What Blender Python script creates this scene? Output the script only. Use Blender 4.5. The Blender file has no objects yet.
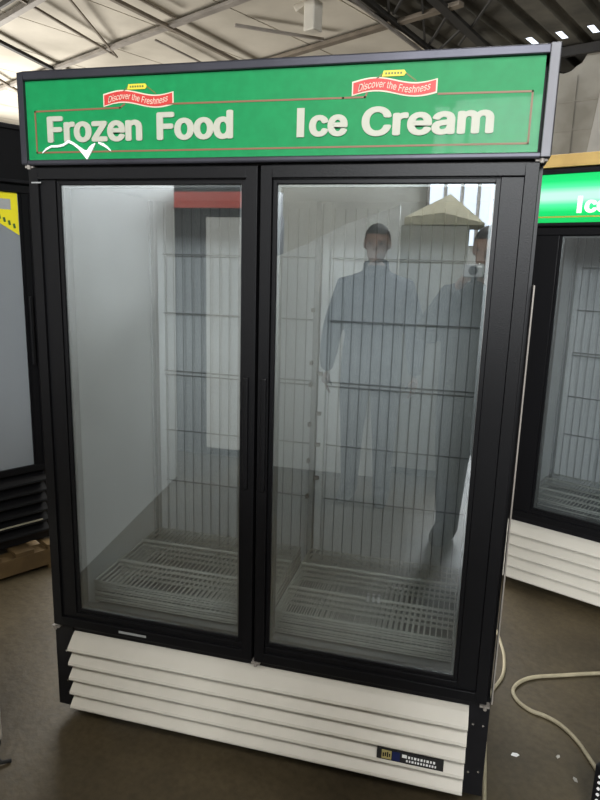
import bpy, bmesh, math, random
from mathutils import Vector, Matrix
random.seed(7)
S = bpy.context.scene
COL = S.collection
pi = math.pi

# ------------------------------------------------------------------ camera
cam_d = bpy.data.cameras.new('camera'); cam = bpy.data.objects.new('camera', cam_d); COL.objects.link(cam)
cam_d.sensor_fit = 'VERTICAL'; cam_d.sensor_height = 36.0; cam_d.lens = 637.08 / 800 * 36.0
cam_d.clip_start = 0.01; cam_d.clip_end = 200
CX = (0.96619, 0.25637, 0.02724); CU = (-0.07869, 0.19261, 0.97812); CF = (-0.24551, 0.94719, -0.20627)
CP = (1.23296, -1.62519, 1.52095)
M = Matrix(((CX[0], CU[0], -CF[0], CP[0]), (CX[1], CU[1], -CF[1], CP[1]), (CX[2], CU[2], -CF[2], CP[2]), (0, 0, 0, 1)))
cam.matrix_world = M
S.camera = cam

# ------------------------------------------------------------------ world, lights, exposure
S.view_settings.view_transform = 'Standard'; S.view_settings.look = 'None'
S.view_settings.gamma = 1.0; S.view_settings.use_curve_mapping = False
S.view_settings.exposure = -0.95
W = bpy.data.worlds.new('overcast_sky'); S.world = W; W.use_nodes = True
bg = W.node_tree.nodes['Background']; bg.inputs[0].default_value = (0.80, 0.88, 1.0, 1); bg.inputs[1].default_value = 6.0

TH = -0.42                                                    # the shed stands at an angle to the freezer
E1 = (math.cos(TH), math.sin(TH)); E2 = (-math.sin(TH), math.cos(TH)); OB = (2.13, 7.05)
def shed(u, v, z): return Vector((OB[0] + u * E1[0] + v * E2[0], OB[1] + u * E1[1] + v * E2[1], z))

def area(name, loc, target, sx, sy, watts, col=(1, 1, 1)):
    l = bpy.data.lights.new(name, 'AREA'); l.shape = 'RECTANGLE'; l.size = sx; l.size_y = sy
    l.energy = watts; l.color = col
    o = bpy.data.objects.new(name, l); COL.objects.link(o); o.location = loc
    o.rotation_euler = (Vector(target) - Vector(loc)).to_track_quat('-Z', 'Y').to_euler()
    return o
area('rear_standin_lamp', (-.3, 3.0, 3.95), (0.3, -3.0, 0.8), 5.0, 3.4, 950, (1, .98, .93))  # unseen lamp standing in for daylight from behind; roof is closed there
area('side_standin_lamp', shed(-9.5, -4.5, 1.2), shed(-2, -3.5, 3.0), 5.0, 2.0, 1800, (1, .96, .89))  # unseen lamp standing in for a side opening; brightens the pale roof
area('window_daylight', shed(6.2, -14.6, 3.5), (0.9, 0, .9), 2.8, 1.0, 1500, (.95, .98, 1))
area('front_fill_lamp', shed(1.4, -11.6, 3.95), shed(0, -15, 1.2), 4.5, 1.2, 260, (1, .98, .94))  # added unseen lamp to brighten the front wall; no skylight built
area('overhead_fill_lamp', (1.6, -3.0, 4.0), (.8, -.2, .9), 2.6, 1.2, 310, (1, .98, .94))  # added unseen fill lamp for grille and shelves; roof is closed above

# ------------------------------------------------------------------ materials
def mat(name, col, rough=.6, metal=0.0, noise=0.0, scale=8.0, bump=0.0, bscale=60.0, spec=.5, coat=0.0, col2=None, detail=4):
    m = bpy.data.materials.new(name); m.use_nodes = True
    n = m.node_tree.nodes; l = m.node_tree.links; b = n['Principled BSDF']
    b.inputs['Base Color'].default_value = (*col, 1); b.inputs['Roughness'].default_value = rough
    b.inputs['Metallic'].default_value = metal; b.inputs['Specular IOR Level'].default_value = spec
    b.inputs['Coat Weight'].default_value = coat
    tc = n.new('ShaderNodeTexCoord')
    if noise or col2:
        t = n.new('ShaderNodeTexNoise'); t.inputs['Scale'].default_value = scale; t.inputs['Detail'].default_value = detail
        l.new(tc.outputs['Object'], t.inputs['Vector'])
        r = n.new('ShaderNodeValToRGB'); r.color_ramp.elements[0].position = .35; r.color_ramp.elements[1].position = .68
        c2 = col2 or tuple(c * (1 - noise) for c in col)
        r.color_ramp.elements[0].color = (*c2, 1); r.color_ramp.elements[1].color = (*col, 1)
        l.new(t.outputs['Fac'], r.inputs['Fac']); l.new(r.outputs['Color'], b.inputs['Base Color'])
    if bump:
        t2 = n.new('ShaderNodeTexNoise'); t2.inputs['Scale'].default_value = bscale; t2.inputs['Detail'].default_value = 3
        l.new(tc.outputs['Object'], t2.inputs['Vector'])
        bp = n.new('ShaderNodeBump'); bp.inputs['Strength'].default_value = bump; bp.inputs['Distance'].default_value = .01
        l.new(t2.outputs['Fac'], bp.inputs['Height']); l.new(bp.outputs['Normal'], b.inputs['Normal'])
    return m

def glass_mat(name, tint=(.915, .94, .95), refl=.26, rough=.0):
    m = bpy.data.materials.new(name); m.use_nodes = True
    n = m.node_tree.nodes; l = m.node_tree.links; n.remove(n['Principled BSDF'])
    tr = n.new('ShaderNodeBsdfTransparent'); tr.inputs[0].default_value = (*tint, 1)
    gl = n.new('ShaderNodeBsdfGlossy'); gl.inputs['Roughness'].default_value = rough; gl.inputs[0].default_value = (.94, .98, 1, 1)
    lw = n.new('ShaderNodeLayerWeight'); lw.inputs['Blend'].default_value = .5          # Schlick reflectance, the same from both sides of the pane
    pw = n.new('ShaderNodeMath'); pw.operation = 'POWER'; pw.inputs[1].default_value = 5; l.new(lw.outputs['Facing'], pw.inputs[0])
    fr = n.new('ShaderNodeMapRange'); fr.inputs['To Min'].default_value = refl; fr.inputs['To Max'].default_value = 1; l.new(pw.outputs[0], fr.inputs['Value'])
    mx = n.new('ShaderNodeMixShader'); l.new(fr.outputs[0], mx.inputs[0]); l.new(tr.outputs[0], mx.inputs[1]); l.new(gl.outputs[0], mx.inputs[2])
    l.new(mx.outputs[0], n['Material Output'].inputs[0]); return m

def floor_mat():
    m = mat('stained_concrete', (.2, .17, .115), .55, bump=.25, bscale=25)
    n = m.node_tree.nodes; l = m.node_tree.links; b = n['Principled BSDF']
    tc = n.new('ShaderNodeTexCoord')
    t = n.new('ShaderNodeTexNoise'); t.inputs['Scale'].default_value = 1.3; t.inputs['Detail'].default_value = 8; t.inputs['Roughness'].default_value = .65
    l.new(tc.outputs['Object'], t.inputs['Vector'])
    r = n.new('ShaderNodeValToRGB'); e = r.color_ramp.elements
    e[0].position = .3; e[0].color = (.040, .030, .016, 1); e[1].position = .72; e[1].color = (.122, .093, .050, 1)
    t2 = n.new('ShaderNodeTexNoise'); t2.inputs['Scale'].default_value = 45; t2.inputs['Detail'].default_value = 4
    l.new(tc.outputs['Object'], t2.inputs['Vector']); l.new(t.outputs['Fac'], r.inputs['Fac'])
    mx = n.new('ShaderNodeMix'); mx.data_type = 'RGBA'; mx.blend_type = 'MULTIPLY'; mx.inputs['Factor'].default_value = .5
    l.new(r.outputs['Color'], mx.inputs['A'])
    r2 = n.new('ShaderNodeValToRGB'); r2.color_ramp.elements[0].position = .3; r2.color_ramp.elements[0].color = (.45, .43, .4, 1); r2.color_ramp.elements[1].position = .62
    l.new(t2.outputs['Fac'], r2.inputs['Fac']); l.new(r2.outputs['Color'], mx.inputs['B'])
    l.new(mx.outputs['Result'], b.inputs['Base Color'])
    return m

def backlit_mat(name, zc, half):
    # a translucent green sign face lit by a tube behind it: brightest along the tube
    m = bpy.data.materials.new(name); m.use_nodes = True
    n = m.node_tree.nodes; l = m.node_tree.links; b = n['Principled BSDF']
    tc = n.new('ShaderNodeTexCoord'); sp = n.new('ShaderNodeSeparateXYZ'); l.new(tc.outputs['Object'], sp.inputs[0])
    mr = n.new('ShaderNodeMapRange'); mr.inputs['From Min'].default_value = zc - half; mr.inputs['From Max'].default_value = zc + half
    l.new(sp.outputs['Z'], mr.inputs['Value'])
    r = n.new('ShaderNodeValToRGB'); e = r.color_ramp.elements
    e[0].position = 0; e[0].color = (0, .42, .07, 1); e[1].position = 1; e[1].color = (0, .50, .10, 1)
    for p_, c in ((.22, (0, .60, .12, 1)), (.36, (.10, .85, .38, 1)), (.47, (.62, 1, .82, 1)), (.58, (.62, 1, .82, 1)), (.70, (.10, .85, .38, 1)), (.82, (0, .64, .15, 1))):
        x = e.new(p_); x.color = c
    l.new(mr.outputs[0], r.inputs['Fac'])
    b.inputs['Base Color'].default_value = (.01, .25, .07, 1); b.inputs['Roughness'].default_value = .25
    l.new(r.outputs['Color'], b.inputs['Emission Color']); b.inputs['Emission Strength'].default_value = 1.95
    return m

BLACK = mat('black_coated_metal', (.008, .008, .010), .42, noise=.3, scale=30, spec=.3)
BLACKP = mat('black_plastic', (.006, .006, .007), .38, spec=.2, bump=.05, bscale=300)
DARK = mat('dark_recess', (.006, .006, .006), .8)
FRAMED = mat('dark_anodised_frame', (.06, .06, .075), .42, .7, noise=.25, scale=5)
ALU_LIT = mat('lit_anodised_frame', (.20, .20, .215), .6, .8, noise=.25, scale=5)
SILVER = mat('silver_spacer', (.40, .40, .39), .45, 1.0, noise=.1)
LINER = mat('white_liner', (.74, .75, .74), .45, noise=.08, scale=3)
LINERG = mat('grey_liner', (.36, .37, .37), .5, noise=.15, scale=4)
WIRE = mat('coated_wire', (.74, .74, .67), .45, noise=.15, scale=20)
GUARD = mat('grey_wire', (.38, .38, .37), .5)
WHITEM = mat('white_painted_metal', (.63, .60, .53), .42, noise=.07, scale=6)
GREEN = mat('green_acrylic', (.006, .25, .078), .46, noise=.12, scale=40, spec=.2, coat=.03)
CREAM = mat('cream_lettering', (.45, .45, .375), .5)
LINEM = mat('bronze_line', (.22, .10, .05), .5)
RED = mat('red_ribbon', (.55, .035, .03), .5)
PINK = mat('pale_outline', (.72, .60, .48), .5)
YEL = mat('yellow_badge', (.72, .60, .04), .5)
SWOOSH = mat('olive_swoosh', (.12, .16, .03), .5)
WHITE = mat('plain_white', (.92, .92, .92), .5)
GLASS = glass_mat('freezer_glass')
PALE_GLASS = glass_mat('pale_glass', refl=.10, rough=.15)  # glass with an even pale diffuse layer mixed in
_n = PALE_GLASS.node_tree.nodes; _l = PALE_GLASS.node_tree.links; _mx = [x for x in _n if x.type == 'MIX_SHADER'][0]
_d = _n.new('ShaderNodeBsdfDiffuse'); _d.inputs[0].default_value = (.33, .355, .38, 1)
_m2 = _n.new('ShaderNodeMixShader'); _m2.inputs[0].default_value = .6
_l.new(_mx.outputs[0], _m2.inputs[1]); _l.new(_d.outputs[0], _m2.inputs[2]); _l.new(_m2.outputs[0], _n['Material Output'].inputs[0])
CHROME = mat('chrome', (.7, .7, .68), .25, 1.0)
GOLD = mat('gold_emblem', (.45, .38, .16), .5)
NAVY = mat('navy', (.012, .02, .09), .4)
RUBBER = mat('black_rubber', (.015, .015, .015), .8)
CORD = mat('cream_cord', (.43, .38, .26), .5, noise=.2, scale=30)
WOOD = mat('pallet_wood', (.15, .095, .035), .75, col2=(.09, .055, .02), scale=9)
PLY = mat('yellow_plywood', (.62, .42, .14), .6, col2=(.48, .31, .10), scale=12)
STICK = mat('yellow_sticker', (.80, .70, .02), .5)
INK = mat('green_ink', (.05, .12, .03), .6)
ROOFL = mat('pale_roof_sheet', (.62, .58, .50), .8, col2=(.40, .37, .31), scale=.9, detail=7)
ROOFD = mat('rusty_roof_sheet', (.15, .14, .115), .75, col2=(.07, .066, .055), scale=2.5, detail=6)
STEELG = mat('grey_steel', (.33, .30, .27), .6, noise=.3, scale=5)
STEELB = mat('brown_steel', (.21, .175, .135), .7, noise=.3, scale=5)
STEELD = mat('dark_steel', (.03, .028, .026), .7, noise=.3, scale=5)
WALLM = mat('grey_board_wall', (.37, .35, .305), .85, col2=(.23, .215, .18), scale=2.2, detail=8)
PALE = mat('pale_board', (.48, .46, .42), .8, noise=.15, scale=4)
WALLS = mat('shed_wall', (.56, .55, .50), .85, noise=.3, scale=1.2)
VOID = mat('shade_black', (.006, .006, .006), .9)
FLOOR = floor_mat()

# ------------------------------------------------------------------ mesh helpers
class MB:
    def __init__(s): s.v = []; s.f = []; s.mi = []; s.m = 0
    def quad(s, pts):
        i = len(s.v); s.v += [tuple(p) for p in pts]; s.f.append(tuple(range(i, i + len(pts)))); s.mi.append(s.m); return s
    def mesh(s, vs, fs):
        i = len(s.v); s.v += [tuple(p) for p in vs]; s.f += [tuple(i + k for k in f) for f in fs]; s.mi += [s.m] * len(fs); return s
    def box(s, x0, x1, y0, y1, z0, z1):
        vs = [(x0, y0, z0), (x1, y0, z0), (x1, y1, z0), (x0, y1, z0), (x0, y0, z1), (x1, y0, z1), (x1, y1, z1), (x0, y1, z1)]
        return s.mesh(vs, [(0, 3, 2, 1), (4, 5, 6, 7), (0, 1, 5, 4), (1, 2, 6, 5), (2, 3, 7, 6), (3, 0, 4, 7)])
    def prism(s, prof, axis, a, b):
        # prof: 2D polygon; axis 'x' -> (y,z) profile extruded in x, 'y' -> (x,z), 'z' -> (x,y)
        def P(p, t): return {'x': (t, p[0], p[1]), 'y': (p[0], t, p[1]), 'z': (p[0], p[1], t)}[axis]
        n = len(prof); vs = [P(p, a) for p in prof] + [P(p, b) for p in prof]
        fs = [tuple(range(n))[::-1], tuple(range(n, 2 * n))] + [(i, (i + 1) % n, n + (i + 1) % n, n + i) for i in range(n)]
        return s.mesh(vs, fs)
    def tube(s, pts, r, seg=8, cap=True):
        pts = [Vector(p) for p in pts]; rings = []; up0 = None
        for i, p in enumerate(pts):
            d = (pts[min(i + 1, len(pts) - 1)] - pts[max(i - 1, 0)]).normalized()
            if up0 is None:
                up0 = Vector((0, 0, 1)) if abs(d.z) < .9 else Vector((1, 0, 0))
            a = (up0 - d * up0.dot(d)).normalized(); b = d.cross(a); up0 = a
            rr = r[i] if isinstance(r, (list, tuple)) else r
            rings.append([p + (a * math.cos(2 * pi * k / seg) + b * math.sin(2 * pi * k / seg)) * rr for k in range(seg)])
        vs = [v for ring in rings for v in ring]; fs = []
        for i in range(len(rings) - 1):
            for k in range(seg):
                k2 = (k + 1) % seg; fs.append((i * seg + k, i * seg + k2, (i + 1) * seg + k2, (i + 1) * seg + k))
        if cap: fs.append(tuple(range(seg))[::-1]); fs.append(tuple((len(rings) - 1) * seg + k for k in range(seg)))
        return s.mesh(vs, fs)
    def bar(s, a, b, w, h):
        # rectangular bar from a to b, width w across, height h (roughly vertical)
        a = Vector(a); b = Vector(b); d = (b - a).normalized()
        up = Vector((0, 0, 1)) if abs(d.z) < .95 else Vector((1, 0, 0))
        sd = d.cross(up).normalized() * w / 2; u2 = sd.cross(d).normalized() * h / 2
        vs = [a - sd - u2, a + sd - u2, a + sd + u2, a - sd + u2, b - sd - u2, b + sd - u2, b + sd + u2, b - sd + u2]
        return s.mesh(vs, [(0, 3, 2, 1), (4, 5, 6, 7), (0, 1, 5, 4), (1, 2, 6, 5), (2, 3, 7, 6), (3, 0, 4, 7)])
    def ball(s, c, rx, ry, rz, nu=16, nv=10):
        vs = []; fs = []
        for j in range(nv + 1):
            t = pi * j / nv
            for i in range(nu):
                a = 2 * pi * i / nu
                vs.append((c[0] + rx * math.sin(t) * math.cos(a), c[1] + ry * math.sin(t) * math.sin(a), c[2] + rz * math.cos(t)))
        for j in range(nv):
            for i in range(nu):
                fs.append((j * nu + i, (j + 1) * nu + i, (j + 1) * nu + (i + 1) % nu, j * nu + (i + 1) % nu))
        return s.mesh(vs, fs)
    def build(s, name, mats, parent=None, bevel=0, smooth=False):
        me = bpy.data.meshes.new(name); me.from_pydata(s.v, [], s.f)
        if not isinstance(mats, (list, tuple)): mats = [mats]
        for m_ in mats: me.materials.append(m_)
        for p_, i in zip(me.polygons, s.mi): p_.material_index = i
        bm = bmesh.new(); bm.from_mesh(me)
        bmesh.ops.remove_doubles(bm, verts=bm.verts, dist=1e-6)
        bmesh.ops.recalc_face_normals(bm, faces=bm.faces)
        if bevel:
            ed = [e for e in bm.edges if len(e.link_faces) == 2 and e.calc_face_angle(0) > .6]
            bmesh.ops.bevel(bm, geom=ed, offset=bevel, segments=2, affect='EDGES', profile=.5)
        bm.to_mesh(me); bm.free()
        if smooth:
            for p_ in me.polygons: p_.use_smooth = True
        o = bpy.data.objects.new(name, me); COL.objects.link(o)
        if parent: o.parent = parent
        return o

def tag(o, label, cat, group=None, kind=None):
    o['label'] = label; o['category'] = cat
    if group: o['group'] = group
    if kind: o['kind'] = kind
    return o
def root(name, loc=(0, 0, 0), rz=0.0):
    o = bpy.data.objects.new(name, None); COL.objects.link(o); o.location = loc; o.rotation_euler = (0, 0, rz); o.empty_display_size = .1
    return o
def structure(o, label=None, cat=None):
    o['kind'] = 'structure'
    if label: o['label'] = label
    if cat: o['category'] = cat
    return o

try:                                                          # the sans face that ships with Blender itself
    import os
    FONT = bpy.data.fonts.load(os.path.join(bpy.utils.resource_path('LOCAL'), 'datafiles', 'fonts', 'Inter.woff2'))
except Exception:
    FONT = None
def text_mesh(name, body, box, material, parent, y0, y1, bold=0.0, shear=0.0, wave=None):
    """letters as real mesh standing in the x-z plane, fitted to box=(x0,x1,z0,z1), thickness y0..y1; bold = stroke gain in metres"""
    c = bpy.data.curves.new(name + '_c', 'FONT'); c.body = body; c.size = 1; c.shear = shear; c.extrude = .5; c.resolution_u = 4
    if FONT: c.font = FONT
    to = bpy.data.objects.new(name + '_t', c); COL.objects.link(to)
    bpy.context.view_layer.update()
    src = bpy.data.meshes.new_from_object(to.evaluated_get(bpy.context.evaluated_depsgraph_get()))
    bpy.data.objects.remove(to); bpy.data.curves.remove(c)
    xs = [v.co.x for v in src.vertices]; ys = [v.co.y for v in src.vertices]; zs = [v.co.z for v in src.vertices]
    ax, bx, ay, by, az, bz = min(xs), max(xs), min(ys), max(ys), min(zs), max(zs)
    b0 = (box[0] + bold, box[1] - bold, box[2] + bold * .6, box[3] - bold * .6)
    mb = MB(); fs = [tuple(p.vertices) for p in src.polygons]
    n = 12 if bold else 1
    for k in range(n):
        dx = bold * math.cos(2 * pi * k / n) if bold else 0; dz_ = bold * .6 * math.sin(2 * pi * k / n) if bold else 0
        vs = []
        for v in src.vertices:
            fx = (v.co.x - ax) / (bx - ax); fz = (v.co.y - ay) / (by - ay); fy = 1 - (v.co.z - az) / (bz - az)
            vs.append((b0[0] + fx * (b0[1] - b0[0]) + dx, y0 - k * .00004 + fy * (y1 - y0), b0[2] + fz * (b0[3] - b0[2]) + dz_ + (wave(fx) if wave else 0)))
        mb.mesh(vs, fs)
    bpy.data.meshes.remove(src)
    me = bpy.data.meshes.new(name); me.from_pydata(mb.v, [], mb.f); me.materials.append(material)
    o = bpy.data.objects.new(name, me); COL.objects.link(o); o.parent = parent
    return o

# ------------------------------------------------------------------ the shed
def in_shed(o): o.location = (OB[0], OB[1], 0); o.rotation_euler = (0, 0, TH); return o
U0, U1, V0 = -14.0, 9.0, -15.0
structure(in_shed(MB().box(U0, U1, V0, .9, -.1, 0).build('floor', FLOOR)))
ZR = 4.1
# pale roof: sheets side by side with lap seams
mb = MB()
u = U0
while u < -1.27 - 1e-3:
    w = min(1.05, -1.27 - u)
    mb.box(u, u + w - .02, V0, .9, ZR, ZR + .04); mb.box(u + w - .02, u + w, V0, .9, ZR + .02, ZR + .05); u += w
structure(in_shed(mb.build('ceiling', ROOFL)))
# corrugated dark roof with short slits open to the sky near the eave
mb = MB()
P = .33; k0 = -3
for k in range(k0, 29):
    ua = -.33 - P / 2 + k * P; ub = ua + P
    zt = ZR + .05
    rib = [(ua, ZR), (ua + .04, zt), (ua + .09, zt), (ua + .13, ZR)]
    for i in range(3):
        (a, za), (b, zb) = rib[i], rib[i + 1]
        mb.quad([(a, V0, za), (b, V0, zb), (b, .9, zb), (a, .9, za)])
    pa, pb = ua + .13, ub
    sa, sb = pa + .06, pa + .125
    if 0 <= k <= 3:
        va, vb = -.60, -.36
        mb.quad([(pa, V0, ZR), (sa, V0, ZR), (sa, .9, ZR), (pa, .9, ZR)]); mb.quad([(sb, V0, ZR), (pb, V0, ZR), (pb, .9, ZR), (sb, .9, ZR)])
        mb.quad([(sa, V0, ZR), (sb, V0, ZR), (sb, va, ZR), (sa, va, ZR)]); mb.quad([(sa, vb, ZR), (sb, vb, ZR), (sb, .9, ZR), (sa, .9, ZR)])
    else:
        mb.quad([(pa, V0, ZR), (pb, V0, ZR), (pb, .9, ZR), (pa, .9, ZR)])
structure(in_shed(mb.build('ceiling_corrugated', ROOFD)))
# walls
structure(in_shed(MB().box(U0, U1, .9, 1.0, 0, 4.3).build('wall_back', VOID)))  # near-black colour stands in for the shade in the gap under the roof
prof = [(-1.6, 0), (9.0, 0), (9.0, 4.0), (.75, 3.97), (.55, 4.03), (.40, 3.98), (.34, 4.00), (.25, 4.02), (.22, 4.0), (.17, 3.91), (.11, 3.88), (.06, 3.84), (.03, 3.83), (-.03, 3.82), (-.10, 3.84), (-.2, 3.80), (-.5, 3.83), (-1.6, 3.8)]
wb = MB().prism(prof, 'y', -.03, .03)
for z in (.9, 1.75, 2.55, 3.17, 3.49): wb.box(-1.58, 8.98, -.042, -.03, z, z + .022)
for u in (-.9, -.32, .12, .95, 1.6, 2.4): wb.box(u, u + .016, -.038, -.03, 0, 3.78)
structure(in_shed(wb.build('wall_board', WALLM)))
structure(in_shed(MB().box(U0 - .1, U0, V0, 1.0, 0, 4.3).build('wall_left', WALLS)))
structure(in_shed(MB().box(U1, U1 + .1, V0, 1.0, 0, 4.3).build('wall_right', WALLS)))
wf = MB(); wu0, wu1, wz0, wz1 = 4.9, 7.9, 1.9, 3.9
wf.box(U0, wu0, V0 - .1, V0, 0, 4.3).box(wu1, U1, V0 - .1, V0, 0, 4.3).box(wu0, wu1, V0 - .1, V0, 0, wz0).box(wu0, wu1, V0 - .1, V0, wz1, 4.3)
structure(in_shed(wf.build('wall_front', WALLS)))
wn = MB()
for i in range(12):
    u = wu0 + (wu1 - wu0) * i / 11; wn.box(u - .02, u + .02, V0 - .02, V0 + .04, wz0, wz1)
wn.box(wu0, wu1, V0 - .02, V0 + .04, 2.85, 2.90)
structure(in_shed(wn.build('window_1', STEELG)))
# pale leaning board against the wall
pb_ = MB().prism([(.27, 2.2), (.60, 2.2), (.75, 3.95), (.47, 3.95)], 'y', -.10, -.05)
tag(in_shed(pb_.build('leaning_board', PALE)), 'pale leaning board in front of the grey back wall, above the green backlit sign', 'board')

# steel under the roof, each member its own piece
def member(name, a, b, w, h, m_, z0=4.03, z1=None):
    z1 = z0 if z1 is None else z1
    structure(MB().bar(shed(a[0], a[1], z0), shed(b[0], b[1], z1), w, h).build(name, m_))
def ext(a, b, s, t):
    return (a[0] + (b[0] - a[0]) * s, a[1] + (b[1] - a[1]) * s), (a[0] + (b[0] - a[0]) * t, a[1] + (b[1] - a[1]) * t)
member('ceiling_beam', *ext((-3.98, -4.42), (-4.58, -3.04), -1.5, 1), .025, .025, STEELB)
member('ceiling_beam', *ext((-3.49, -4.33), (-4.63, -2.97), -1, 1), .02, .02, STEELB)
member('ceiling_beam', *ext((-3.12, -4.07), (-3.46, -2.05), -1.5, 2), .045, .035, STEELB)
member('ceiling_beam', *ext((-5.34, -4.11), (-5.83, -3.11), -2, 3), .055, .04, STEELD)
member('ceiling_beam', *ext((-4.68, -4.44), (-3.77, -4.52), -4, 3), .07, .05, STEELG)
member('ceiling_beam', *ext((-4.68, -4.62), (-3.77, -4.70), -4, 3), .03, .05, STEELD)
member('ceiling_beam', (-9.0, -2.95), (-1.0, -3.40), .075, .035, STEELG, 4.04)
member('ceiling_beam', *ext((-2.9, -3.91), (-2.99, -3.42), -1, 1), .02, .02, STEELB)
member('ceiling_beam', *ext((-3.71, -3.1), (-3.89, -2.25), 0, 2), .02, .02, STEELG)
member('ceiling_beam', *ext((-2.61, -2.91), (-2.26, -2.32), 0, 1.5), .03, .03, STEELG)
member('ceiling_beam', (-8.0, -1.25), (-.4, -2.05), .09, .04, STEELB, 4.04)
member('ceiling_beam', *ext((-7.2, -3.02), (-7.7, -2.38), -1, 3), .035, .03, STEELB)
member('ceiling_girder', *ext((-1.09, -2.66), (-1.26, -1.04), -2, 1.2), .055, .04, STEELD, 4.03)
member('ceiling_girder', *ext((-1.16, -2.66), (-1.33, -1.04), -2, 1.2), .02, .04, STEELG, 4.0)
member('ceiling_girder', *ext((-.56, -2.29), (-.68, -.98), -2, 1.4), .10, .04, STEELD, 4.03)
for a, b in (((-.81, -2.47), (-1.07, -2.2)), ((-.66, -2.36), (-1.2, -1.29)), ((-.65, -1.85), (-1.23, -1.15)), ((-.12, -1.99), (-.93, -.98)), ((-.92, -2.55), (-1.12, -2.2)), ((-.62, -1.5), (-1.25, -.9))):
    member('ceiling_brace', a, b, .022, .02, STEELD, 4.04)
member('ceiling_beam', (-1.4, -.14), (8.6, -.14), .06, .10, STEELD, 4.02)

# white lamp housing hanging under the pale roof
t = root('ceiling_lamp', shed(-1.55, -2.9, 0), TH)
MB().box(-.065, .065, -.07, .07, 3.77, 4.04).build('housing', WHITEM, t, .012)
MB().box(-.02, .02, -.02, .02, 4.04, 4.1).build('bracket', STEELG, t)
MB().prism([(-.20, 3.98), (-.06, 4.03), (-.06, 4.07), (-.24, 4.05)], 'y', -.03, .10).build('conduit_cover', ROOFL, t, .008)
tag(t, 'white box lamp hanging below the pale roof, top centre', 'ceiling lamp')

# ------------------------------------------------------------------ upright display freezers
def ring(mb, x0, x1, z0, z1, w, ya, yb, wb=None, wt=None):
    wb = w if wb is None else wb; wt = w if wt is None else wt
    mb.box(x0, x0 + w, ya, yb, z0, z1); mb.box(x1 - w, x1, ya, yb, z0, z1)
    mb.box(x0 + w, x1 - w, ya, yb, z0, z0 + wb); mb.box(x0 + w, x1 - w, ya, yb, z1 - wt, z1); return mb

def rear_grid(rt, x0, x1, y, z0, z1, zs):
    mb = MB(); x = x0
    while x <= x1 + 1e-6:
        mb.tube([(x, y, z0), (x, y, z1)], .0015, 6); x += .0375
    for z in zs: mb.tube([(x0 - .005, y - .003, z), (x1 + .005, y - .003, z)], .0026, 6)
    return mb.build('wire_guard', GUARD, rt, smooth=True)

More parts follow.
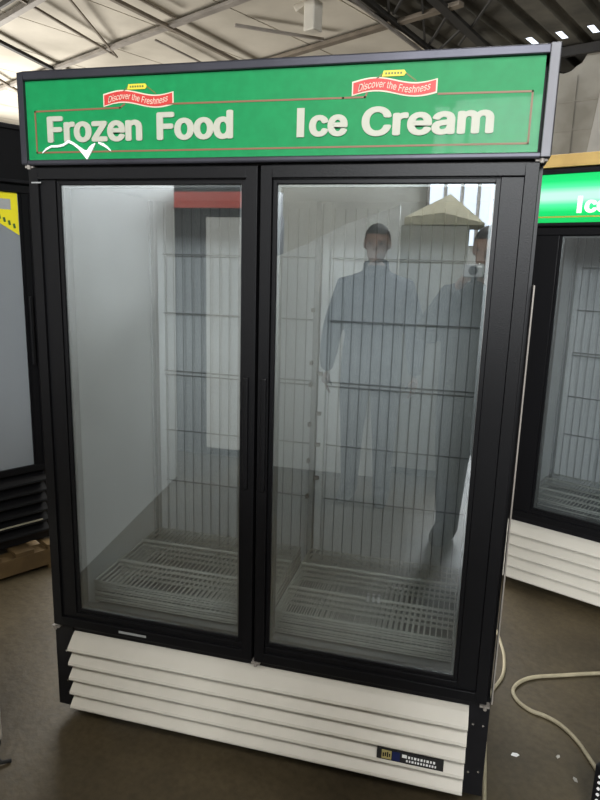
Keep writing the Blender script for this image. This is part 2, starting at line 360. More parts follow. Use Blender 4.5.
def freezer(name, loc, rz, W_=1.375, D_=.75, z_door0=.364, z_door1=1.766, gz0=.425, gz1=1.722, doors=((.012, .687, .104, .640, 0), (.695, 1.363, .737, 1.270, 1)),
            sign=(1.775, 2.012), sgreen=(1.787, 1.991), lv=(.072, .334), base=.055, louver=WHITEM, nfin=5, signmat=GREEN, framemat=FRAMED, detail=True, trim=True, lvx=(.066, 1.32), top=2.0):
    rt = root(name, loc, rz)
    # cabinet shell, open at the front
    mb = MB()
    mb.box(0, .045, .045, D_, base, top).box(W_ - .045, W_, .045, D_, base, top).box(.045, W_ - .045, D_ - .05, D_, base, top)
    mb.box(.045, W_ - .045, .045, D_ - .05, z_door1 - .005, top).box(.045, W_ - .045, .045, D_ - .05, base, .33)
    mb.box(0, W_, .012, .045, base, lv[0] + .0)                     # toe strip
    mb.box(0, lvx[0], .010, .045, base, z_door0 - .002).box(lvx[1], W_, .010, .045, base, z_door0 - .002)
    mb.box(lvx[0], lvx[1], .014, .045, lv[1] + .001, z_door0 - .002)
    mb.box(0, W_, .012, .045, z_door1 + .003, sign[0] + .01)
    xm = (doors[0][1] + doors[-1][0]) / 2
    if len(doors) > 1: mb.box(xm - .02, xm + .02, .05, .085, z_door0, z_door1)
    mb.build('cabinet', BLACK, rt)
    if trim:
        MB().box(W_ + .001, W_ + .0045, .0, .03, .36, 1.49).build('edge_trim', STEELG, rt)
    # white inside
    zi0, zi1 = .345, 1.755
    mb = MB()
    mb.box(.045, .058, .06, D_ - .05, zi0, zi1).box(W_ - .058, W_ - .045, .06, D_ - .05, zi0, zi1)
    mb.box(.058, W_ - .058, D_ - .085, D_ - .05, zi0, zi1).box(.058, W_ - .058, .06, D_ - .085, zi1 - .01, zi1)
    mb.build('liner', LINER, rt)
    MB().box(.058, W_ - .058, .06, D_ - .085, .331, zi0).build('bottom_pan', LINERG, rt)
    yb = D_ - .085
    if detail:
        for x0, x1 in ((.10, .690), (.755, 1.300)) if len(doors) > 1 else ((.10, W_ - .10),):
            rear_grid(rt, x0, x1, yb - .03, .40, 1.72, (1.55, 1.33, 1.105, 1.090, .865, .654))
        def pilaster(x0, x1, y0, y1, m_):
            mb = MB().box(x0, x1, y0, y1, .40, 1.74)
            o = mb.build('shelf_standard', m_, rt, .002); return o
        pilaster(.066, .094, yb - .022, yb - .001, LINER)
        pilaster(.0585, .068, yb - .075, yb - .05, LINERG)
        pilaster(.0585, .066, .085, .105, LINERG)
        if len(doors) > 1:
            pilaster(.694, .713, yb - .055, yb - .001, LINERG); pilaster(.716, .742, yb - .035, yb - .001, LINER)
        pilaster(W_ - .068, W_ - .0585, yb - .075, yb - .05, LINERG)
        if len(doors) > 1:
            for z in (1.36, 1.17, 1.09, .94, .80, .66):
                MB().box(.690, .700, yb - .075, yb - .055, z, z + .014).build('shelf_clip', STEELG, rt)
            for z in (1.13, .98, .86, .73):
                MB().box(.716, .732, yb - .052, yb - .036, z, z + .012).build('shelf_clip', STEELG, rt)
    # louvred grille: fins tipped out at their lower edges
    mb = MB(); n = nfin; hgt = (lv[1] - lv[0]) / n
    for i in range(n):
        zb = lv[0] + i * hgt; zt = zb + hgt
        prof = [(.030, zt + .004), (.018, zt - .004), (.004, zt - .014), (-.024, zb + .012), (-.027, zb + .005), (-.024, zb), (.016, zb + .004), (.031, zb + .008)]
        mb.prism(prof, 'x', lvx[0], lvx[1])
    gr = mb.build('louvre_grille', louver, rt)
    # feet
    for x in (.06, W_ - .06):
        for y in (.10, D_ - .08):
            MB().tube([(x, y, 0), (x, y, .012), (x, y, .0121), (x, y, base)], [.026, .026, .014, .014], 14).build('foot', RUBBER, rt)
    # doors
    for (a, b, ga, gb, side) in doors:
        mb = MB()
        ring(mb, a, b, z_door0, z_door1, .030, -.012, .042)                       # outer band
        lo, hi = a + .030, b - .030
        mb.box(lo, ga - .012, -.004, .04, z_door0 + .03, z_door1 - .03); mb.box(gb + .012, hi, -.004, .04, z_door0 + .03, z_door1 - .03)
        mb.box(ga - .012, gb + .012, -.004, .04, z_door0 + .03, gz0 - .012); mb.box(ga - .012, gb + .012, -.004, .04, gz1 + .012, z_door1 - .03)
        ring(mb, ga - .012, gb + .012, gz0 - .012, gz1 + .012, .0115, .0, .038)
        d = mb.build('door', BLACKP, rt, .0018)
        sp = MB(); ring(sp, ga, gb, gz0, gz1, .0075, .010, .034, wb=.010, wt=.006).build('pane_spacer', SILVER, d)
        MB().box(ga + .001, gb - .001, .004, .008, gz0 + .001, gz1 - .001).build('glass_pane', GLASS, d)
        hx0, hx1 = ((gb + .014, gb + .030) if side == 0 else (ga - .032, ga - .016))
        if detail:
            MB().box(hx0, hx1, -.020, -.004, .90, 1.222).build('handle', BLACKP, d, .004)
    # header sign
    hd = MB(); x0, x1 = -.004, W_ + .009
    ring(hd, x0, x1, sign[0], sign[1], .020, -.018, .16, wb=.012, wt=.021)
    hd.box(x0 + .02, x1 - .02, .10, .16, sign[0] + .012, sign[1] - .021)
    if trim: MB().box(x1 - .024, x1 - .002, -.024, -.0185, sign[0], sign[1]).build('frame_end_lit', ALU_LIT, rt, .002)  # same frame metal; its window reflection is put in as lighter colour
    hd.build('sign_frame', framemat, rt, .003)
    face = MB().box(x0 + .02, x1 - .02 - (.01 if trim else 0), -.008, .10, sign[0] + .012, sign[1] - .021).build('sign_face', signmat, rt)
    return rt, gr, face

# ---- the big freezer in the middle
FZ, GR, SF = freezer('display_freezer', (0, 0, 0), 0)
tag(FZ, 'large two-door black display freezer with green Frozen Food and Ice Cream sign, in the middle', 'freezer')
FY = -.008
for body, x0, x1, z0, z1 in (('Frozen', .080, .366, 1.831, 1.899), ('Food', .408, .620, 1.831, 1.900), ('ce', .818, .914, 1.831, 1.881), ('Cream', .948, 1.254, 1.829, 1.896)):
    text_mesh('lettering', body, (x0, x1, z0, z1), CREAM, SF, FY - .003, FY, bold=.0050)
MB().box(.787, .806, FY - .0035, FY, 1.831, 1.898).build('lettering', CREAM, SF)
def strip(mb, pts, w, y0, y1):
    for (a, b) in zip(pts[:-1], pts[1:]):
        d = Vector((b[0] - a[0], b[1] - a[1])); d.normalize(); n_ = Vector((-d.y, d.x)) * w / 2; e = d * w / 2
        q = [(a[0] - e.x + n_.x, a[1] - e.y + n_.y), (b[0] + e.x + n_.x, b[1] + e.y + n_.y), (b[0] + e.x - n_.x, b[1] + e.y - n_.y), (a[0] - e.x - n_.x, a[1] - e.y - n_.y)]
        mb.prism(q, 'y', y0, y1)
    return mb
ln = MB()
strip(ln, [(.315, 1.923), (.302, 1.915), (.043, 1.913), (.043, 1.807), (1.332, 1.807), (1.332, 1.917), (1.125, 1.919)], .0042, FY - .0012, FY)
strip(ln, [(.416, 1.920), (.90, 1.918), (.953, 1.918), (.957, 1.926)], .0042, FY - .0012, FY)
ln.build('border_line', LINEM, SF)
for cx, cz, w, lab in ((.355, 1.935, .196, 0), (1.021, 1.938, .194, 1)):
    wv = lambda f: .0075 * math.sin(2 * pi * (f - .02)) 
    def ribbon(grow):
        N = 24; top = []; bot = []
        for i in range(N + 1):
            f = i / N; x = cx - w / 2 - grow + f * (w + 2 * grow); z = cz + wv(f)
            top.append((x, z + .0125 + grow)); bot.append((x, z - .0125 - grow))
        return top, bot
    for grow, m_, ya, nm in ((.0032, PINK, FY - .0010, 'ribbon_edge'), (0, RED, FY - .0020, 'ribbon')):
        tp, bt = ribbon(grow); mb = MB()
        for i in range(len(tp) - 1): mb.prism([tp[i], tp[i + 1], bt[i + 1], bt[i]], 'y', ya, FY)
        mb.build(nm, m_, SF)
    text_mesh('script_lettering', 'Discover the Freshness', (cx - w / 2 + .012, cx + w / 2 - .012, cz - .0075, cz + .0085), PINK, SF, FY - .0030, FY - .0020, bold=.0, shear=.3, wave=wv)
    sw = MB()
    strip(sw, [(cx - .045, cz + .017), (cx - .028, cz + .030), (cx + .0, cz + .036), (cx + .025, cz + .030), (cx + .05, cz + .012)], .003, FY - .0010, FY)
    sw.build('swoosh', SWOOSH, SF)
    MB().prism([(cx - .030, cz + .023), (cx + .022, cz + .023), (cx + .027, cz + .0295), (cx + .022, cz + .036), (cx - .026, cz + .036)], 'y', FY - .0022, FY).build('yellow_badge', YEL, SF)
    mk = MB()
    for i in range(6): mk.box(cx - .022 + i * .007, cx - .0175 + i * .007, FY - .0027, FY - .0022, cz + .0272, cz + .0318)
    mk.build('badge_print', SWOOSH, SF)
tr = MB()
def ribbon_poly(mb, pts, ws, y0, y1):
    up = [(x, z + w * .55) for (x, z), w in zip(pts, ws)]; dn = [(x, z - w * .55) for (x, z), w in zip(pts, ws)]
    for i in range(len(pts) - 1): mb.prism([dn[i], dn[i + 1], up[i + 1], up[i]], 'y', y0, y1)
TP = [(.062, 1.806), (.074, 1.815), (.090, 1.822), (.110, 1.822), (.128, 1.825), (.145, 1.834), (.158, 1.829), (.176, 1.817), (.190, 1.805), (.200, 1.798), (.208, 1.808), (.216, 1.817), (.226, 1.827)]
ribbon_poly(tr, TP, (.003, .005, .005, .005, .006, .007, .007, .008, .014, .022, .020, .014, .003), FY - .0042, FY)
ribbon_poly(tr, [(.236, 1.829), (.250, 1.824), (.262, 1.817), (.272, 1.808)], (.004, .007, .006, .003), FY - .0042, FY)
tr.build('white_zigzag', WHITE, SF)  # white zigzag strip standing proud of the sign face
# maker's plate on the grille
bd = MB().box(1.076, 1.264, -.0255, -.016, .1385, .1725)
o = bd.build('name_plate', RUBBER, GR)
# (emblem square, blue field and two lines of small worn letters)
MB().box(1.090, 1.118, -.0265, -.0255, .142, .170).build('emblem', GOLD, o)
MB().box(1.120, 1.142, -.0263, -.0255, .141, .170).build('blue_field', NAVY, o)
em = MB()
for i in range(4): em.box(1.093 + i * .006, 1.097 + i * .006, -.0272, -.0265, .149 + (i % 2) * .002, .161 + (i % 3) * .002)
em.build('emblem_print', BLACK, o)
lt = MB(); x = 1.148
for w in (.016, .008, .006, .009, .007, .008, .006, .009, .007, .008): 
    lt.box(x, x + w - .0022, -.0265, -.0255, .157, .157 + (.010 if w > .01 else .0075)); x += w + .0012
x = 1.160
for w in (.007, .006, .008, .006, .007, .007, .006, .008, .006, .007, .006):
    lt.box(x, x + w - .002, -.0265, -.0255, .145, .1515); x += w + .0012
lt.build('small_lettering', WHITE, o)
# lock plate, hinge pins, screws
doorsF = [c for c in FZ.children if c.name.startswith('door')]
MB().box(.247, .341, -.0135, -.011, .3745, .3815).build('lock_plate', LINERG, doorsF[0])
MB().box(.022, .052, -.0135, -.011, 1.726, 1.7295).build('tag_strip', LINERG, doorsF[0])
for (x, z) in ((.016, .352), (.016, 1.770), (1.360, .355), (1.366, 1.771), (.700, .356)):
    mb = MB().tube([(x, -.012, z - .007), (x, -.012, z + .007)], .005, 10).box(x - .014, x + .012, -.010, .012, z - .003, z + .003)
    mb.build('hinge', STEELG, FZ)
for (x, z) in ((1.334, .284), (1.361, .284), (1.333, .128), (1.360, .135), (.04, .15), (.04, .26)):
    MB().tube([(x, .0105, z), (x, .006, z)], .0035, 8).build('screw', CHROME, FZ)

# ---- shelves taken down and stacked on the bottom of the big freezer
def shelf_meshes(W_, D_):
    n = int(W_ / .0178); wires = MB()
    for i in range(n + 1):
        x = .006 + (W_ - .012) * i / n; wires.tube([(x, .0, .0), (x, D_, .0)], .0015, 5)
    rim = MB()
    for y in (.0, D_): rim.tube([(0, y, -.004), (W_, y, -.004)], .0044, 6)
    rim.tube([(0, 0, -.013), (W_, 0, -.013)], .0028, 6)
    for x in (0, W_): rim.tube([(x, 0, -.003), (x, D_, -.003)], .0032, 6)
    bars = MB()
    for y in (.155, .335): bars.tube([(0, y, .0025), (W_, y, .0025)], .0056, 6)
    return wires, rim, bars
ORD = ('topmost', 'second from the top', 'third from the top', 'bottom')
for side, x0, w, nm in ((0, .066, .606, 'left'), (1, .712, .594, 'right')):
    wr, rm, br = shelf_meshes(w, .472)
    proto = rm.build('wire_shelf', WIRE, smooth=True)
    c1 = wr.build('wire_deck', WIRE, proto, smooth=True); c2 = br.build('cross_bars', WIRE, proto, smooth=True)
    for k in range(4):
        if k == 0: o = proto
        else:
            o = proto.copy(); COL.objects.link(o)
            for c in (c1, c2):
                d = c.copy(); COL.objects.link(d); d.parent = o
        o.location = (x0, .142 + .002 * (k % 2), .450 - .0205 * k)
        tag(o, f'white wire shelf, {ORD[k]} of the stack behind the {nm} glass door', 'shelf', f'wire shelves stacked behind the {nm} door')
# little white clips left on the right-hand stack
for i, (x, lab) in enumerate(((.987, 'leftmost'), (1.005, 'middle'), (1.022, 'rightmost'))):
    o = MB().box(-.0035, .0035, -.004, .004, 0, .022).box(-.0035, .0035, -.004, .010, .018, .022).build('plastic_clip', WHITE); o.location = (x, .283, .4525)
    tag(o, f'tiny white plastic clip, {lab} of three on the right shelf stack', 'clip', 'white clips on the right shelf stack')

# ---- second freezer, behind on the right, its sign lit
RO = (2.0036 - .615 * math.cos(TH), 1.2555 - .615 * math.sin(TH), 0)
F2, G2, S2 = freezer('display_freezer', RO, TH, sign=(1.722, 1.957), sgreen=(1.737, 1.94), gz0=.422, gz1=1.678, z_door1=1.712, lv=(.048, .332), base=.03,
                     signmat=backlit_mat('lit_green_sign', 1.84, .105), framemat=BLACK, trim=False, top=1.95, lvx=(.03, 1.39), W_=1.445, doors=((.02, .757, .174, .710, 0), (.765, 1.433, .807, 1.340, 1)))
tag(F2, 'black display freezer with glowing green sign and white grille, behind on the right', 'freezer')
LETLIT = bpy.data.materials.new('lit_white_letters'); LETLIT.use_nodes = True
b_ = LETLIT.node_tree.nodes['Principled BSDF']; b_.inputs['Base Color'].default_value = (.8, .8, .75, 1); b_.inputs['Emission Color'].default_value = (.9, 1, .85, 1); b_.inputs['Emission Strength'].default_value = 1.7
MB().box(.224, .243, FY - .003, FY, 1.773, 1.842).build('lettering', LETLIT, S2)
text_mesh('lettering', 'ce', (.254, .354, 1.773, 1.825), LETLIT, S2, FY - .003, FY, bold=.0050)
text_mesh('lettering', 'Cream', (.39, .710, 1.773, 1.842), LETLIT, S2, FY - .003, FY, bold=.0028)
ll = MB(); strip(ll, [(.03, 1.7585), (1.34, 1.7585)], .006, FY - .0015, FY); ll.build('border_line', mat('olive_line', (.45, .42, .05), .5), S2)
wr, rm, br = shelf_meshes(.60, .46)
for k, lab in ((0, 'upper'), (1, 'lower')):
    o = rm.build('wire_shelf', WIRE, smooth=True); wr.build('wire_deck', WIRE, o, smooth=True); br.build('cross_bars', WIRE, o, smooth=True)
    o.location = (RO[0] + .07 * E1[0] + .15 * E2[0], RO[1] + .07 * E1[1] + .15 * E2[1], .425 - .03 * k); o.rotation_euler = (0, 0, TH)
    tag(o, f'wire shelf, {lab} of the pair inside the freezer with the lit sign', 'shelf', 'wire shelves in the lit freezer')
# plywood board laid on its top
o = MB().box(-.0, 1.48, -.03, .5, 0, .052).build('plywood_board', PLY, None, .003); o.location = (RO[0], RO[1], 1.962); o.rotation_euler = (0, 0, TH)
tag(o, 'yellow plywood board lying on top of the freezer with the lit sign', 'board')

# ---- third freezer, left edge, standing on a pallet
LTH = 1.05
LO = Vector((-.863, .7615, 0)); LE = Vector((math.cos(LTH), math.sin(LTH), 0)); LB = Vector((-math.sin(LTH), math.cos(LTH), 0))
LW = .75; LR = LO + LE * (.285 - LW); LR.z = .126
F3, G3, S3 = freezer('display_freezer', LR, LTH, W_=LW, z_door0=.378, z_door1=1.71, gz0=.398, gz1=1.680, doors=((.012, LW - .012, .10, LW - .085, 0),),
                     sign=(1.722, 1.965), sgreen=(1.73, 1.95), lv=(.06, .372), base=.012, louver=BLACKP, nfin=6, signmat=BLACKP, framemat=BLACK, trim=False, top=1.95, lvx=(.04, LW - .04))
tag(F3, 'black single-door freezer with a yellow sticker, standing on a pallet at left edge', 'freezer')
dd = [c for c in F3.children if c.name.startswith('door')][0]
gx1, gz1 = LW - .085, 1.680
for c_ in dd.children:
    if c_.name.startswith('glass_pane'): c_.data.materials[0] = PALE_GLASS
st = MB().prism([(gx1 - .30, gz1 - .002), (gx1 - .004, gz1 - .002), (gx1 - .004, gz1 - .185), (gx1 - .30, gz1 + .05 - .06)], 'y', .0028, .0038).build('price_sticker', STICK, dd)
MB().box(gx1 - .10, gx1 - .035, .0020, .0028, gz1 - .075, gz1 - .03).build('sticker_panel', LINERG, st)
mk = MB()
for i in range(7):
    x = gx1 - .022 - i * .021; z = gz1 - .145 + i * .0125
    mk.bar((x, .0024, z - .010), (x - .004, .0024, z + .010), .0008, .010)
mk.build('sticker_print', INK, st)
# pale strip on its black grille: a fin-edge highlight put in as colour
MB().box(.05, LW - .07, -.026, -.0225, .124, .131).build('grille_highlight', mat('painted_highlight', (.35, .33, .25), .4), G3)
pl = root('wooden_pallet', LR * 1.0, LTH); pl.location.z = 0
for y in (-.06, .31, .68): MB().box(-.10, LW + .02, y, y + .09, .022, .104).build('stringer', WOOD, pl, .002)
for i in range(6):
    x = -.10 + i * .156; MB().box(x, x + .09, -.06, .77, .104, .126).build('top_board', WOOD, pl, .002)
for x in (-.10, .30, .68): MB().box(x, x + .09, -.06, .77, 0, .022).build('bottom_board', WOOD, pl, .002)
tag(pl, 'brown wooden pallet under the black freezer at the left edge', 'pallet')

# ---- white panel heater on casters at bottom left
ch = root('panel_heater', (-.066, -.183, 0))
MB().box(-.42, 0, -.066, 0, .055, .60).build('body', WHITEM, ch, .008)
for k in range(9): MB().box(-.39 + k * .042, -.37 + k * .042, -.058, -.008, .599, .606).build('vent_bar', WHITEM, ch)
for x in (-.035, -.38):
    MB().box(x - .016, x + .016, -.075, .010, .044, .056).build('foot_bar', RUBBER, ch)
    for y in (-.060, -.006): MB().tube([(x - .010, y, .022), (x + .010, y, .022)], .022, 14).build('caster', RUBBER, ch)
MB().tube([(-.03, -.05, .05), (-.0, -.045, .03), (.025, -.045, .010), (.045, -.025, .006)], .006, 8).build('lead', RUBBER, ch, smooth=True)
tag(ch, 'white panel heater on casters whose lower corner shows at the bottom left edge', 'heater')

# ---- rotated black box with white rivets at bottom right
bx = root('equipment_box', (1.668, .055, 0), -.72)
MB().box(0, .34, 0, .30, .0, .20).build('case', BLACK, bx, .004)
for i in range(9):
    MB().tube([(.018, -.0005, .02 + i * .019), (.018, -.004, .02 + i * .019)], .0042, 8).build('rivet', WHITE, bx)
tag(bx, 'low black box with a row of white rivets, at the bottom right edge', 'box')

# ---- cords on the floor
def smooth_path(pts, n=8):
    P_ = [Vector(p) for p in pts]; out = []
    for i in range(len(P_) - 1):
        p0, p1, p2, p3 = P_[max(i - 1, 0)], P_[i], P_[i + 1], P_[min(i + 2, len(P_) - 1)]
        for k in range(n):
            t = k / n; out.append(.5 * ((2 * p1) + (-p0 + p2) * t + (2 * p0 - 5 * p1 + 4 * p2 - p3) * t * t + (-p0 + 3 * p1 - 3 * p2 + p3) * t ** 3))
    out.append(P_[-1]); return out
r = .0062
o = MB().tube(smooth_path([(1.41, 1.12, r), (1.450, 1.02, r), (1.470, .90, r), (1.478, .80, r), (1.466, .68, r), (1.418, .555, r), (1.398, .43, r), (1.394, .27, r), (1.390, .12, r), (1.384, .02, r), (1.35, -.12, r)]), r, 8).build('power_cord', CORD, smooth=True)
tag(o, 'cream power cord curving out along the right side of the big freezer', 'cord')
r = .0070
o = MB().tube(smooth_path([(2.35, .98, r), (2.05, .875, r), (1.834, .808, r), (1.682, .748, r), (1.580, .705, r), (1.525, .655, r), (1.500, .600, r), (1.512, .545, r), (1.552, .504, r), (1.600, .488, r), (1.647, .455, r), (1.690, .390, r), (1.722, .300, r), (1.735, .20, r + .1), (1.75, .16, r + .12)][:13] + [(1.735, .262, r)]), r, 8).build('power_cord', CORD, smooth=True)
tag(o, 'cream power cord making a loop across the floor at right', 'cord')
# ---- scraps
for i, (x, y, s, lab) in enumerate(((1.488, .273, .013, 'left'), (1.621, .304, .009, 'middle'), (1.66, .218, .010, 'right'))):
    mb = MB().prism([(-s, -s * .4), (s * .3, -s * .6), (s, .1 * s), (s * .4, s * .5), (-s * .6, s * .4)], 'z', 0, .003)
    o = mb.build('paper_scrap', WHITE if i == 0 else PALE); o.location = (x, y, .0005); o.rotation_euler = (0, 0, i * .9)
    tag(o, f'small pale paper scrap on the dark floor, {lab} of the three near the cord loop', 'scrap', 'paper scraps on the floor')

# ------------------------------------------------------------------ what the glass mirrors: the shed on the camera's side
PANELM = mat('panel_white', (.78, .78, .75), .5, noise=.06, scale=2)
o = MB().prism([(-.24, 0), (.725, 0), (.725, 1.94), (.35, 1.81), (.07, 1.67), (-.24, 1.54)], 'y', -2.96, -2.88).build('insulated_panel', PANELM)
tag(o, 'white panel with sloping top edge mirrored behind the man in the right door', 'panel')
cb = root('storage_cabinet', (.73, -2.99, 0))
MB().box(0, .46, -.5, 0, .06, 1.82).build('body', mat('beige_grey_metal', (.40, .39, .335), .6, noise=.15, scale=3), cb, .005)
MB().box(.02, .44, -.48, -.02, 0, .06).build('plinth', BLACK, cb)
tag(cb, 'grey beige cabinet mirrored beside the man in the right door', 'cabinet')
tp = MB(); apex = (.31, -.22, 2.05)
base_ = [(.02, .01, 1.87), (.28, .03, 1.90), (.56, .01, 1.835), (.56, -.50, 1.835), (.28, -.52, 1.90), (.02, -.50, 1.87)]
for i in range(6): tp.quad([base_[i], base_[(i + 1) % 6], apex])
for i in range(6):
    a, b = base_[i], base_[(i + 1) % 6]; tp.quad([a, b, (b[0], b[1], 1.821), (a[0], a[1], 1.821)])
tp.quad([(b[0], b[1], 1.821) for b in base_])
o = tp.build('canvas_cover', mat('beige_canvas', (.60, .56, .42), .85, noise=.2, scale=5)); o.location = (.73, -2.99, 0)
tag(o, 'peaked beige canvas cover on the mirrored cabinet', 'cover')
LINERM = mat('cooler_door_white', (.50, .50, .48), .5, noise=.08, scale=3)
rc = root('drinks_cooler', (-1.0, -3.0, 0))
MB().box(0, .255, -.6, 0, 0, 1.9).box(.255, .70, -.6, -.5, 0, 1.9).box(.66, .70, -.5, 0, 0, 1.9).box(.255, .66, -.5, 0, 1.86, 1.9).box(.255, .66, -.5, 0, 0, .06).build('cabinet', BLACK, rc)
MB().box(0, .70, -.55, .02, 1.9, 2.09).build('header', BLACK, rc)
MB().box(.004, .70, .02, .03, 1.925, 2.04).build('red_band', mat('red_header', (.50, .05, .03), .4), rc)
MB().box(.26, .655, -.02, 0, .02, 1.86).build('door_panel', LINERM, rc)
tag(rc, 'dark cooler with a red header mirrored in the left door', 'cooler')

o = MB().bar((-.55, -.80, 1.1), (-.76, -2.42, 1.1), .07, 2.2).build('sandwich_panel', mat('panel_grey_white', (.60, .60, .58), .5, noise=.06, scale=2))
tag(o, 'tall white panel standing on edge, mirrored along the left side of the left door', 'panel')
# ------------------------------------------------------------------ the two people mirrored in the right door
SKIN = mat('skin', (.27, .165, .12), .55, noise=.08, scale=20)
HAIR = mat('dark_hair', (.015, .012, .010), .6, bump=.3, bscale=200)
JACK1 = mat('blue_grey_jacket', (.05, .06, .085), .8, noise=.3, scale=12)
JACK2 = mat('dark_jacket', (.010, .011, .010), .8, noise=.3, scale=12)
TROU = mat('dark_trousers', (.035, .04, .06), .85, noise=.3, scale=10)
SHOE = mat('shoes', (.02, .017, .015), .5)
def skin_chain(verts, edges, name, sub=2):
    me = bpy.data.meshes.new(name); me.from_pydata([v[0] for v in verts], edges, [])
    o = bpy.data.objects.new(name, me); COL.objects.link(o)
    md = o.modifiers.new('s', 'SKIN'); md.use_smooth_shade = True
    for sv, v in zip(me.skin_vertices[0].data, verts):
        rr = v[1]; sv.radius = rr if isinstance(rr, tuple) else (rr, rr)
    me.skin_vertices[0].data[0].use_root = True
    ss = o.modifiers.new('u', 'SUBSURF'); ss.levels = sub; ss.render_levels = sub
    bpy.context.view_layer.update()
    m2 = bpy.data.meshes.new_from_object(o.evaluated_get(bpy.context.evaluated_depsgraph_get()))
    bpy.data.objects.remove(o); bpy.data.meshes.remove(me)
    return m2
def finger_chains(wrist, dirv, side, across, curl, down):
    """palm plus five bent fingers; dirv along the hand, across towards the thumb, down the way the fingers curl"""
    w = Vector(wrist); d = Vector(dirv).normalized(); a = Vector(across).normalized(); n_ = Vector(down).normalized()
    ch = []
    ch.append([(w, .024), (w + d * .045, (.040, .018)), (w + d * .085, (.040, .015))])
    for off, ln_ in ((.028, .068), (.010, .078), (-.010, .072), (-.028, .056)):
        p = w + d * .075 + a * off; pts = [(p, .0095)]; ang = 0
        q = p
        for k, f in enumerate((.45, .32, .23)):
            ang += curl * (.5 if k == 0 else 1)
            q = q + (d * math.cos(ang) + n_ * math.sin(ang)) * ln_ * f; pts.append((q, .0088 - .001 * k))
        ch.append(pts)
    p = w + d * .02 + a * .022; q1 = p + (d * .55 + a * .75 + n_ * .2) * .035; q2 = q1 + (d * .85 + a * .2 + n_ * .45) * .030; q3 = q2 + (d * .8 + n_ * .55) * .022
    ch.append([(p, .013), (q1, .0115), (q2, .0100), (q3, .0085)])
    return ch
def person(name, loc, rz, h, hands, elbows, jacket, label, head_tilt=0.0, hand_dirs=None, feet=((-.11, 0), (.11, .03)), g=1.0, coat=.84):
    """standing figure facing +y in its own frame"""
    s = h / 1.75
    rt = root(name, loc, rz)
    V = [((0, 0, .93), (.155, .11)), ((0, .0, 1.08), (.150, .105)), ((0, .005, 1.25), (.175, .118)), ((0, -.005, 1.37), (.140, .098)), ((0, -.01, 1.475), (.075, .070)), ((0, .01, 1.55), (.057, .060))]
    E = [(0, 1), (1, 2), (2, 3), (3, 4), (4, 5)]
    for sgn, (ex, ey, ez), (wx, wy, wz), (fx, fy) in ((-1, *[elbows[0], hands[0], feet[0]]), (1, *[elbows[1], hands[1], feet[1]])):
        i = len(V)
        V += [((sgn * .180, -.005, 1.365), .078), ((ex, ey, ez), .056), (((ex + wx) / 2, (ey + wy) / 2, (ez + wz) / 2), .050), ((wx, wy, wz), .034)]
        E += [(3, i), (i, i + 1), (i + 1, i + 2), (i + 2, i + 3)]
        i = len(V)
        V += [((sgn * .095, 0, .86), .098), ((sgn * .10 + (fx - sgn * .10) * .5, .012 + fy * .4, .49), .064), ((fx, fy - .005, .10), .050), ((fx, fy + .0, .048), .052), ((fx + sgn * .015, fy + .18, .040), (.052, .036))]
        E += [(0, i), (i, i + 1), (i + 1, i + 2), (i + 2, i + 3), (i + 3, i + 4)]
    def fat(i, r_):
        k = 1.0 if i in (4, 5) else g
        k = 1 + (k - 1) * 1.3 if 4 < i and (.2 < V[i][0][2] < .9) and V[i][1] != .034 and abs(V[i][0][0]) < .2 else k
        return (r_[0] * k, r_[1] * k) if isinstance(r_, tuple) else r_ * k
    meshes = [skin_chain([(Vector(p), fat(i, r_)) for i, (p, r_) in enumerate(V)], E, 'body')]
    for k, sgn in ((0, -1), (1, 1)):
        hd_ = hand_dirs[k]
        for c in finger_chains(hands[k], hd_[0], sgn, hd_[1], hd_[3], hd_[2]):
            meshes.append(skin_chain([(Vector(p), r_) for p, r_ in c], [(i, i + 1) for i in range(len(c) - 1)], 'f', 1))
    # head: skull, jaw, nose, brow, ears
    hb = MB(); hz = 1.645
    hb.ball((0, .0, hz + .02), .077, .096, .100, 24, 16); hb.ball((0, .022, hz - .045), .060, .068, .072, 20, 12)
    hb.ball((0, .096, hz - .012), .013, .020, .026, 12, 8); hb.ball((0, .080, hz + .022), .052, .020, .012, 14, 8)
    hb.ball((0, .080, hz - .062), .026, .014, .010, 12, 6); hb.ball((0, .070, hz - .095), .026, .020, .018, 12, 6)
    for sg in (-1, 1): hb.ball((sg * .078, -.004, hz), .010, .020, .032, 10, 8)
    me = bpy.data.meshes.new('h'); me.from_pydata(hb.v, [], hb.f)
    ct = Matrix.Translation((0, 0, 1.56)) @ Matrix.Rotation(head_tilt, 4, 'X') @ Matrix.Translation((0, 0, -1.56)); me.transform(ct)
    meshes.append(me)
    bm = bmesh.new()
    for m_ in meshes: bm.from_mesh(m_)
    bmesh.ops.recalc_face_normals(bm, faces=bm.faces)
    me = bpy.data.meshes.new('body'); bm.to_mesh(me); bm.free()
    o = bpy.data.objects.new('body_raw', me); COL.objects.link(o)
    md = o.modifiers.new('r', 'REMESH'); md.mode = 'VOXEL'; md.voxel_size = .008; md.use_smooth_shade = True
    sm = o.modifiers.new('s', 'SMOOTH'); sm.factor = .5; sm.iterations = 3
    bpy.context.view_layer.update()
    me = bpy.data.meshes.new_from_object(o.evaluated_get(bpy.context.evaluated_depsgraph_get())); bpy.data.objects.remove(o)
    me.materials.clear()
    for m_ in (SKIN, jacket, TROU, SHOE): me.materials.append(m_)
    H0, H1 = Vector(hands[0]), Vector(hands[1])
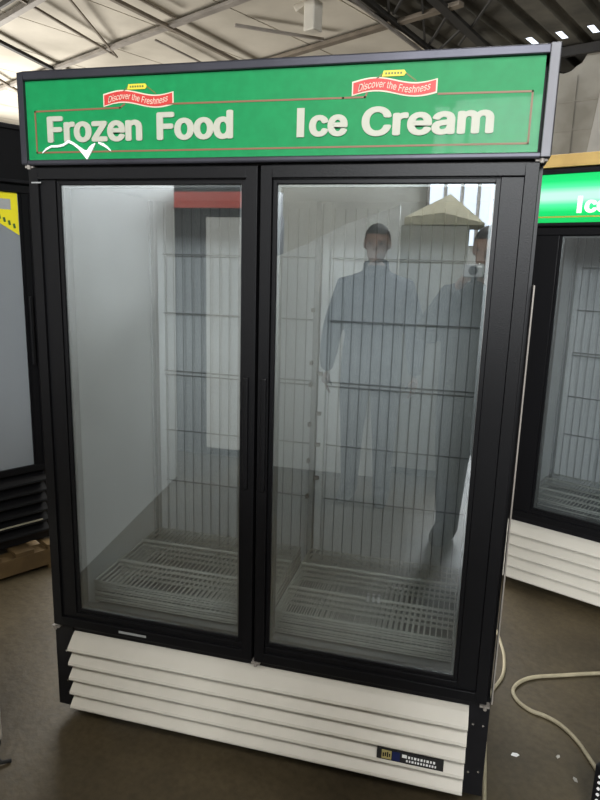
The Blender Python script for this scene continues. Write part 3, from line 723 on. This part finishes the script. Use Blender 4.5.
    for p_ in me.polygons:
        c = p_.center
        nearh = min((c - H0).length, (c - H1).length)
        hd0 = hand_dirs[0][0]; hd1 = hand_dirs[1][0]
        past = False
        for Hh, hdv in ((H0, hand_dirs[0][0]), (H1, hand_dirs[1][0])):
            ax_ = Vector(hdv).normalized(); al = (c - Hh).dot(ax_)
            if 0 < al < .2 and ((c - Hh) - ax_ * al).length < .062: past = True
        p_.material_index = 0 if (c.z > 1.52 or past) else (1 if c.z > coat or abs(c.x) > .24 else (3 if c.z < .085 else 2))
        p_.use_smooth = True
    body = bpy.data.objects.new('body', me); COL.objects.link(body); body.parent = rt; body.scale = (s, s, s)
    # hair, eyes, collar, jacket hem
    def child(nm, mb, m_, head=True):
        c = mb.build(nm, m_, rt, smooth=True)
        if head: c.data.transform(ct)
        c.data.transform(Matrix.Diagonal((s, s, s, 1))); return c
    hr = MB(); vs = []; nu, nv = 28, 10
    for j in range(nv + 1):
        t_ = .62 * pi * j / nv
        for i in range(nu):
            a_ = 2 * pi * i / nu; lim = t_ * (1.0 if math.sin(a_) < .2 else .62)
            vs.append((.083 * math.sin(lim) * math.cos(a_), -.006 + .102 * math.sin(lim) * math.sin(a_), hz + .022 + .106 * math.cos(lim)))
    fs = [(j * nu + i, (j + 1) * nu + i, (j + 1) * nu + (i + 1) % nu, j * nu + (i + 1) % nu) for j in range(nv) for i in range(nu)]
    hr.mesh(vs, fs); child('hair', hr, HAIR)
    for sg in (-1, 1): child('eye', MB().ball((sg * .031, .079, hz + .004), .013, .010, .008, 10, 8), mat('eye', (.05, .04, .035), .2))
    cl = MB(); vs = []; nu = 24
    for (rr, z) in ((.088, 1.455), (.080, 1.53), (.071, 1.53), (.075, 1.455)):
        for i in range(nu):
            a_ = 2 * pi * i / nu; vs.append((rr * math.cos(a_), rr * .95 * math.sin(a_), z - .03 * math.sin(a_) * (1 if z > 1.5 else .3)))
    fs = [(j * nu + i, ((j + 1) % 4) * nu + i, ((j + 1) % 4) * nu + (i + 1) % nu, j * nu + (i + 1) % nu) for j in range(4) for i in range(nu)]
    cl.mesh(vs, fs); child('collar', cl, jacket, False)
    tag(rt, label, 'person'); return rt
person('person', (.645, -2.45, 0), 0.0, 1.77, ((-.285, .05, .84), (.285, .05, .84)), ((-.27, -.02, 1.10), (.27, -.02, 1.10)), JACK1,
       'person in a blue grey jacket standing with arms down, mirrored in the right door', g=1.26, coat=.78,
       hand_dirs=(((.05, .05, -1), (.35, .9, 0), (1, 0, 0), .35), ((-.05, .05, -1), (-.35, .9, 0), (-1, 0, 0), .35)))
# photographer just behind the camera
ph_rz = math.atan2(.24551, .94719)
PHP = Vector(CP) - Vector((CF[0], CF[1], 0)).normalized() * .30
person('person', (PHP.x + .0, PHP.y, 0), ph_rz, 1.73, ((-.095, .215, 1.44), (.095, .215, 1.44)), ((-.30, .06, 1.17), (.30, .06, 1.17)), JACK2,
       'person in a dark jacket holding up a camera, mirrored at the right door edge', head_tilt=-.06, g=1.45, coat=.35,
       hand_dirs=(((.55, .40, .75), (.2, .3, .9), (.9, .2, -.1), .6), ((-.55, .40, .75), (-.2, .3, .9), (-.9, .2, -.1), .6)))
cm = root('compact_camera', (CP[0], CP[1], CP[2])); cm.rotation_euler = (0, 0, ph_rz)
MB().box(-.052, .052, -.034, -.012, -.032, .030).build('body', mat('camera_silver', (.45, .45, .46), .3, .9), cm, .004)
MB().tube([(0, -.012, 0), (0, -.003, 0)], .021, 20).build('lens_barrel', BLACK, cm)
MB().box(.022, .042, -.0125, -.0105, .014, .024).build('flash_window', WHITE, cm)
MB().tube([(.03, -.023, .030), (.03, -.023, .035)], .008, 12).build('shutter_button', CHROME, cm)
tag(cm, 'silver compact camera in the hands of the mirrored photographer', 'camera')
